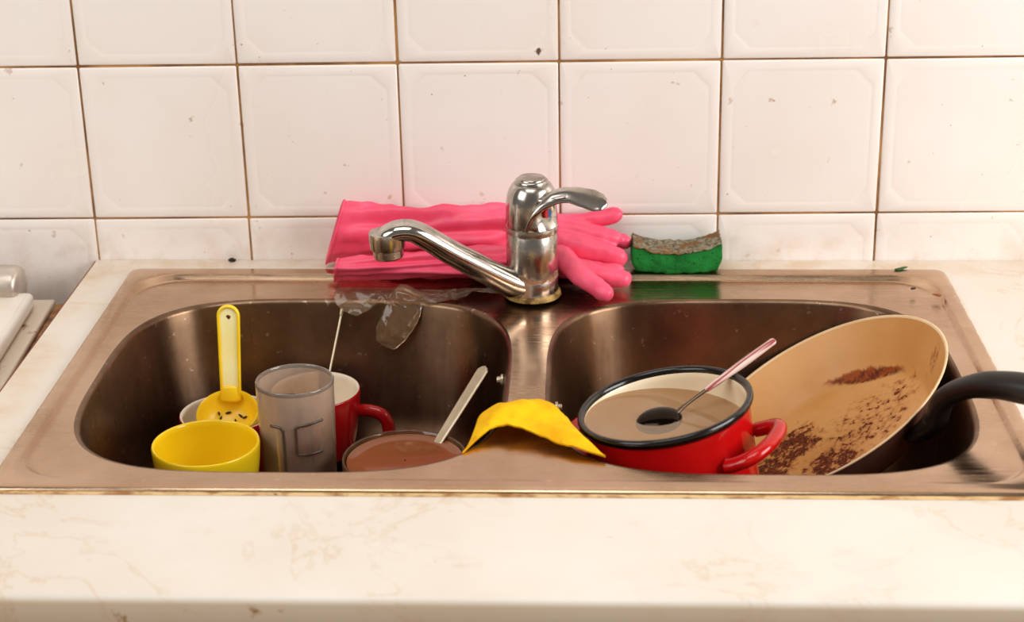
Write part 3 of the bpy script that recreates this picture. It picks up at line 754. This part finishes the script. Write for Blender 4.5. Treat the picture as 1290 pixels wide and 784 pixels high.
# ---------------------------------------------------------------- red pot
PM = frame((-.06568, -.35747, .01305), (-.183, .015, .983)) @ Matrix.Scale(.982, 4); HPT = .128
pot = empty('cooking_pot', tuple(PM @ Vector((0, 0, -HPT))), 'red enamel cooking pot with black rim, full of dishwater, tilted in right bowl', 'pot')
def pr(z): return .0660 - .0035*max(0, (-z-.02)/.1)
po = [(.004, -HPT), (.050, -HPT), (.0575, -HPT+.002), (.0612, -HPT+.008)] + [(pr(z), z) for z in (-.095, -.07, -.05, -.03, -.014, -.008, -.005)] + [(.0672, -.0035)]
G().lathe(po, 80, PM, cap0=True).build('outer_wall', T_RCER, pot, sharp=60)
pi_ = [(.0665, -.0005), (.0645, -.003)] + [(pr(z)-.0018, z) for z in (-.008, -.03, -.06, -.09)] + [(.058, -HPT+.009), (.050, -HPT+.004), (.001, -HPT+.003)]
G().lathe(pi_, 80, PM).build('inner_wall', T_CREAM, pot, sharp=60)
G().lathe([(.0655, -.0075), (.0672, -.0060), (.0692, -.0042), (.0702, -.0018), (.0698, .0008), (.0682, .0020), (.0662, .0016), (.0648, -.0002), (.0646, -.003)], 80, PM).build('rim_band', T_BLACK, pot, sharp=0)
for az in (-26, 154):
    ca, sa = math.cos(math.radians(az)), math.sin(math.radians(az))
    def HL_(t, r, z): return PM @ Vector((r*ca - t*sa, r*sa + t*ca, z))
    pts = [HL_(-.031, .0600, -.0355), HL_(-.0310, .066, -.0340), HL_(-.0285, .0775, -.0300), HL_(-.018, .0850, -.0275), HL_(0, .0875, -.0270), HL_(.018, .0850, -.0275), HL_(.0285, .0775, -.0300), HL_(.031, .066, -.0340), HL_(.031, .0600, -.0355)]
    G().tube(pts, [(.0068, .0056)]*9, 18, tuple(PM.to_3x3() @ Vector((0, 0, 1))), samples=6, round_ends=False).build('handle', T_RCER, pot, sharp=0)
ZW = -.0016
g = G(); rg = []; N_ = 80
for j in range(N_):
    a = 2*PI*j/N_; lo, hi = -.07, .0
    for _ in range(30):
        md_ = (lo+hi)/2; r = pr(md_)-.0019 if md_ < -.004 else .0642
        pw = PM @ Vector((r*math.cos(a), r*math.sin(a), md_))
        if pw.z > ZW: hi = md_
        else: lo = md_
    pw = PM @ Vector((r*math.cos(a), r*math.sin(a), lo)); rg.append(Vector((pw.x, pw.y, ZW)))
cc = sum(rg, Vector())/N_
g.loft([rg, [cc + (p-cc)*.985 - Vector((0, 0, .0003)) for p in rg], [cc + (p-cc)*.5 - Vector((0, 0, .0003)) for p in rg], [cc + (p-cc)*.05 - Vector((0, 0, .0003)) for p in rg]], True, False, True).build('dishwater', T_WATER, pot, sharp=0)

# spoon in the pot
spn = empty('teaspoon', (-.065, -.350, -.006), 'teaspoon with pink and white striped handle leaning in the red pot', 'spoon')
A_ = Vector((-.0652, -.3521, -.0032)); Bt = Vector((.0233, -.3045, .0450)); dd = (Bt-A_)
hs = A_ + dd*.38
sdv = dd.cross(Vector((0, 0, 1))).normalized(); upn = sdv.cross(dd).normalized()
def mat_stripes():
    m = M('striped_handle', '#d9a9a0', .22)
    cx = m.n('ShaderNodeCombineXYZ'); p_ = m.pos()
    for i, (d_, k_) in enumerate(((dd.normalized(), 14), (sdv, 330), (upn, 330))):
        nd = m.n('ShaderNodeVectorMath', operation='DOT_PRODUCT'); m.L(p_, nd.inputs[0]); nd.inputs[1].default_value = tuple(d_*k_); m.L(nd.outputs['Value'], cx.inputs[i])
    m.set('Base Color', m.mix(m.ramp(m.noise(1, 3, .5, cx.outputs[0]), .42, .56), '#9c3440', '#e3c4b8')); return m
T_STRIPE = mat_stripes()
G().tube([hs, hs+dd*.12, hs+dd*.35, Bt-dd*.02], [(.0024, .0020), (.0034, .0024), (.0042, .0028), (.0036, .0024)], 18, tuple(upn), samples=5).build('handle', T_STRIPE, spn, sharp=0)
G().tube([A_+dd*.10 - upn*.001, A_+dd*.22, hs+dd*.02], [(.0030, .0012), (.0017, .0011), (.0019, .0014)], 12, tuple(upn), samples=5).build('neck', T_DARKSTEEL, spn, sharp=0)
bmx = frame(A_ + Vector((-.004, -.002, .003)), Vector((.05, -.30, .95)), (dd.x, dd.y, 0))
g = G(); rings = []
for k in range(9):
    f = k/8; r = math.cos(f*PI/2); rings.append([bmx @ Vector((.0195*r*math.cos(t), .0135*r*math.sin(t), .0065*math.sin(f*PI/2)-.003)) for t in [2*PI*j/36 for j in range(36)]])
rings[-1] = [bmx @ Vector((.0004*math.cos(2*PI*j/36), .0004*math.sin(2*PI*j/36), .0035)) for j in range(36)]
ins = [[p - Vector((0, 0, .0009)) for p in r] for r in rings]
g.loft(rings, True, False, True).loft(ins, True, False, True); g.build('spoon_bowl', M('dark_reflection_steel', '#2a211b', .12, 1.0), spn, sharp=0)  # dark reflection in the spoon put into its steel colour

# ---------------------------------------------------------------- frying pan
PN = Vector((-.50885, -.04124, .86)).normalized(); PC = Vector((.07084, -.23165, -.04387)); RPAN = .118
r1 = Vector((0, 0, 1)).cross(PN); r1 = Vector((.8, 0, .5)); QM = frame(PC, PN, r1)      # local x = up-slope to the right
pan = empty('frying_pan', tuple(PC - PN*.042), 'frying pan with burnt beige inside and black handle, leaning right in right bowl', 'frying pan')
DP = .038
po = [(.004, -DP-.003), (.080, -DP-.003), (.084, -DP-.002), (.0875, -DP+.002), (.0945, -.026), (.1045, -.014), (.1135, -.004), (.1175, -.0002), (.1186, .0008)]
G().lathe(po, 96, QM, cap0=True).build('outer_wall', T_PANOUT, pan, sharp=50)
T_PANIN = mat_pan_in(PC, PN, r1)
G().lathe([(.1184, .0004), (.1190, .0012), (.1184, .0020), (.1172, .0019), (.1160, .0008)], 96, QM).build('rim', simple('highlit_pan_rim', '#edcda2', '#e3bd8e', 20, .3), pan, sharp=0)  # edge highlight painted in as a pale rim colour
pi_ = [(.1165, .0012), (.1155, .0002), (.1118, -.0035), (.1028, -.0135), (.0925, -.0255), (.0858, -DP+.0035), (.0820, -DP+.0012), (.0770, -DP+.0004), (.05, -DP), (.02, -DP), (.001, -DP)]
gi = G().lathe(pi_, 96, QM); o = gi.build('inner_coating', T_PANIN, pan, sharp=50)
inv = QM.inverted(); uv = o.data.uv_layers.new(name='plan'); pl = wloc(pan)
for lp in o.data.loops:
    q = inv @ (o.data.vertices[lp.vertex_index].co + pl); uv.data[lp.index].uv = (q.x/.12, q.y/.12)
hpts = [(.1455, -.3215, -.0225), (.1490, -.3300, -.0120), (.1520, -.3420, .0110), (.1640, -.3600, .0290), (.1800, -.3790, .0400), (.2010, -.3990, .0455), (.2400, -.4330, .0500), (.2800, -.4680, .0500)]
G().tube(hpts, [(.0085, .0080), (.0100, .0090), (.0095, .0085), (.0095, .0090), (.0105, .0108), (.0112, .0120), (.0115, .0125), (.0105, .0110)], 24, (0, 0, 1), samples=7).build('handle', T_BAKELITE, pan, sharp=0)
G().tube([(.1415, -.3130, -.0330), (.1445, -.3195, -.0265), (.1490, -.3300, -.0130)], [(.0150, .0070), (.0135, .0075), (.0105, .0085)], 20, (0, 0, 1), samples=4).build('handle_mount', T_BAKELITE, pan, sharp=0)

# ---------------------------------------------------------------- cooker at the left
stv = empty('cooker', (-.9, -.3, -.88), 'white enamel cooker left of the worktop, its corner beside the tiled wall', 'cooker')
SM = Matrix.Translation((-.638, -.030, 0)) @ Matrix.Rotation(math.radians(3.2), 4, 'Z')
def SB(lo, hi, name, mat, bev):
    g = G().box(lo, hi).xform(SM); return g.build(name, mat, stv, smooth=True, bevel=bev, sharp=30)
SB((-.56, -.56, -.88), (-.003, -.006, -.036), 'body', T_ENAMEL, .003)
SB((-.57, -.57, -.0355), (0, 0, -.0295), 'top_plate', T_PLATE, .002)
SB((-.55, -.55, -.0295), (-.0135, -.022, -.0125), 'lid', T_ENAMEL, .006)
SB((.0005, -.50, -.060), (.026, -.003, -.0335), 'greasy_filler_strip', T_GREASE, .001)
hg = G(); hg.tube([(-.760, -.045, -.0085), (-.70, -.049, -.0085), (-.668, -.0505, -.0085), (-.6645, -.0507, -.0085), (-.6625, -.0508, -.0085)], [.0205, .0205, .0203, .0190, .0150], 36, round_ends=False); hg.build('lid_hinge', T_HINGE, stv, sharp=0)

# ---------------------------------------------------------------- crumbs
def crumb(name, label, cat, p, sx, sy, sz, mat, rot=0, seed=0, group=None):
    g = G(); rings = []
    for k in range(1, 8):
        f = -PI/2 + PI*k/8
        rings.append([Vector((sx*math.cos(f)*math.cos(t), sy*math.cos(f)*math.sin(t), sz*math.sin(f))) for t in [2*PI*j/14 for j in range(14)]])
    for r in rings:
        for q in r: q *= 1 + .45*fbm(q + Vector((seed, 0, 0)), 220)
    g.loft(rings, True, True, True).xform(Matrix.Translation(p) @ Matrix.Rotation(rot, 4, 'Z'))
    return tag(g.build(name, mat, None, origin=p, sharp=0), label, cat, group or 'scraps and crumbs round the sink')
crumb('food_crumb', 'black crumb against the tiles behind the left bowl', 'crumb', (-.469, -.006, .0018), .0042, .0022, .0022, T_CRUMB, .2, 1)
crumb('leaf_scrap', 'dark green leaf scrap on the back right rim of the sink', 'leaf', (.1686, -.036, .0050), .0085, .0020, .0012, T_LEAF, .5, 2)
crumb('food_crumb', 'tiny dark crumb on the back right sink corner near the leaf scrap', 'crumb', (.1720, -.088, .0052), .0026, .0016, .0010, T_CRUMB, .3, 3)
crumb('rusty_crumb', 'rusty orange crumb on the right rim of the sink', 'crumb', (.1905, -.103, .0050), .0042, .0028, .0009, T_RUSTCHIP, -.2, 4)
crumb('pale_flake', 'pale flake lying on the dirty steel left of the tap', 'crumb', (-.2085, -.083, .0026), .0042, .0020, .0009, T_FLAKE, .15, 5)
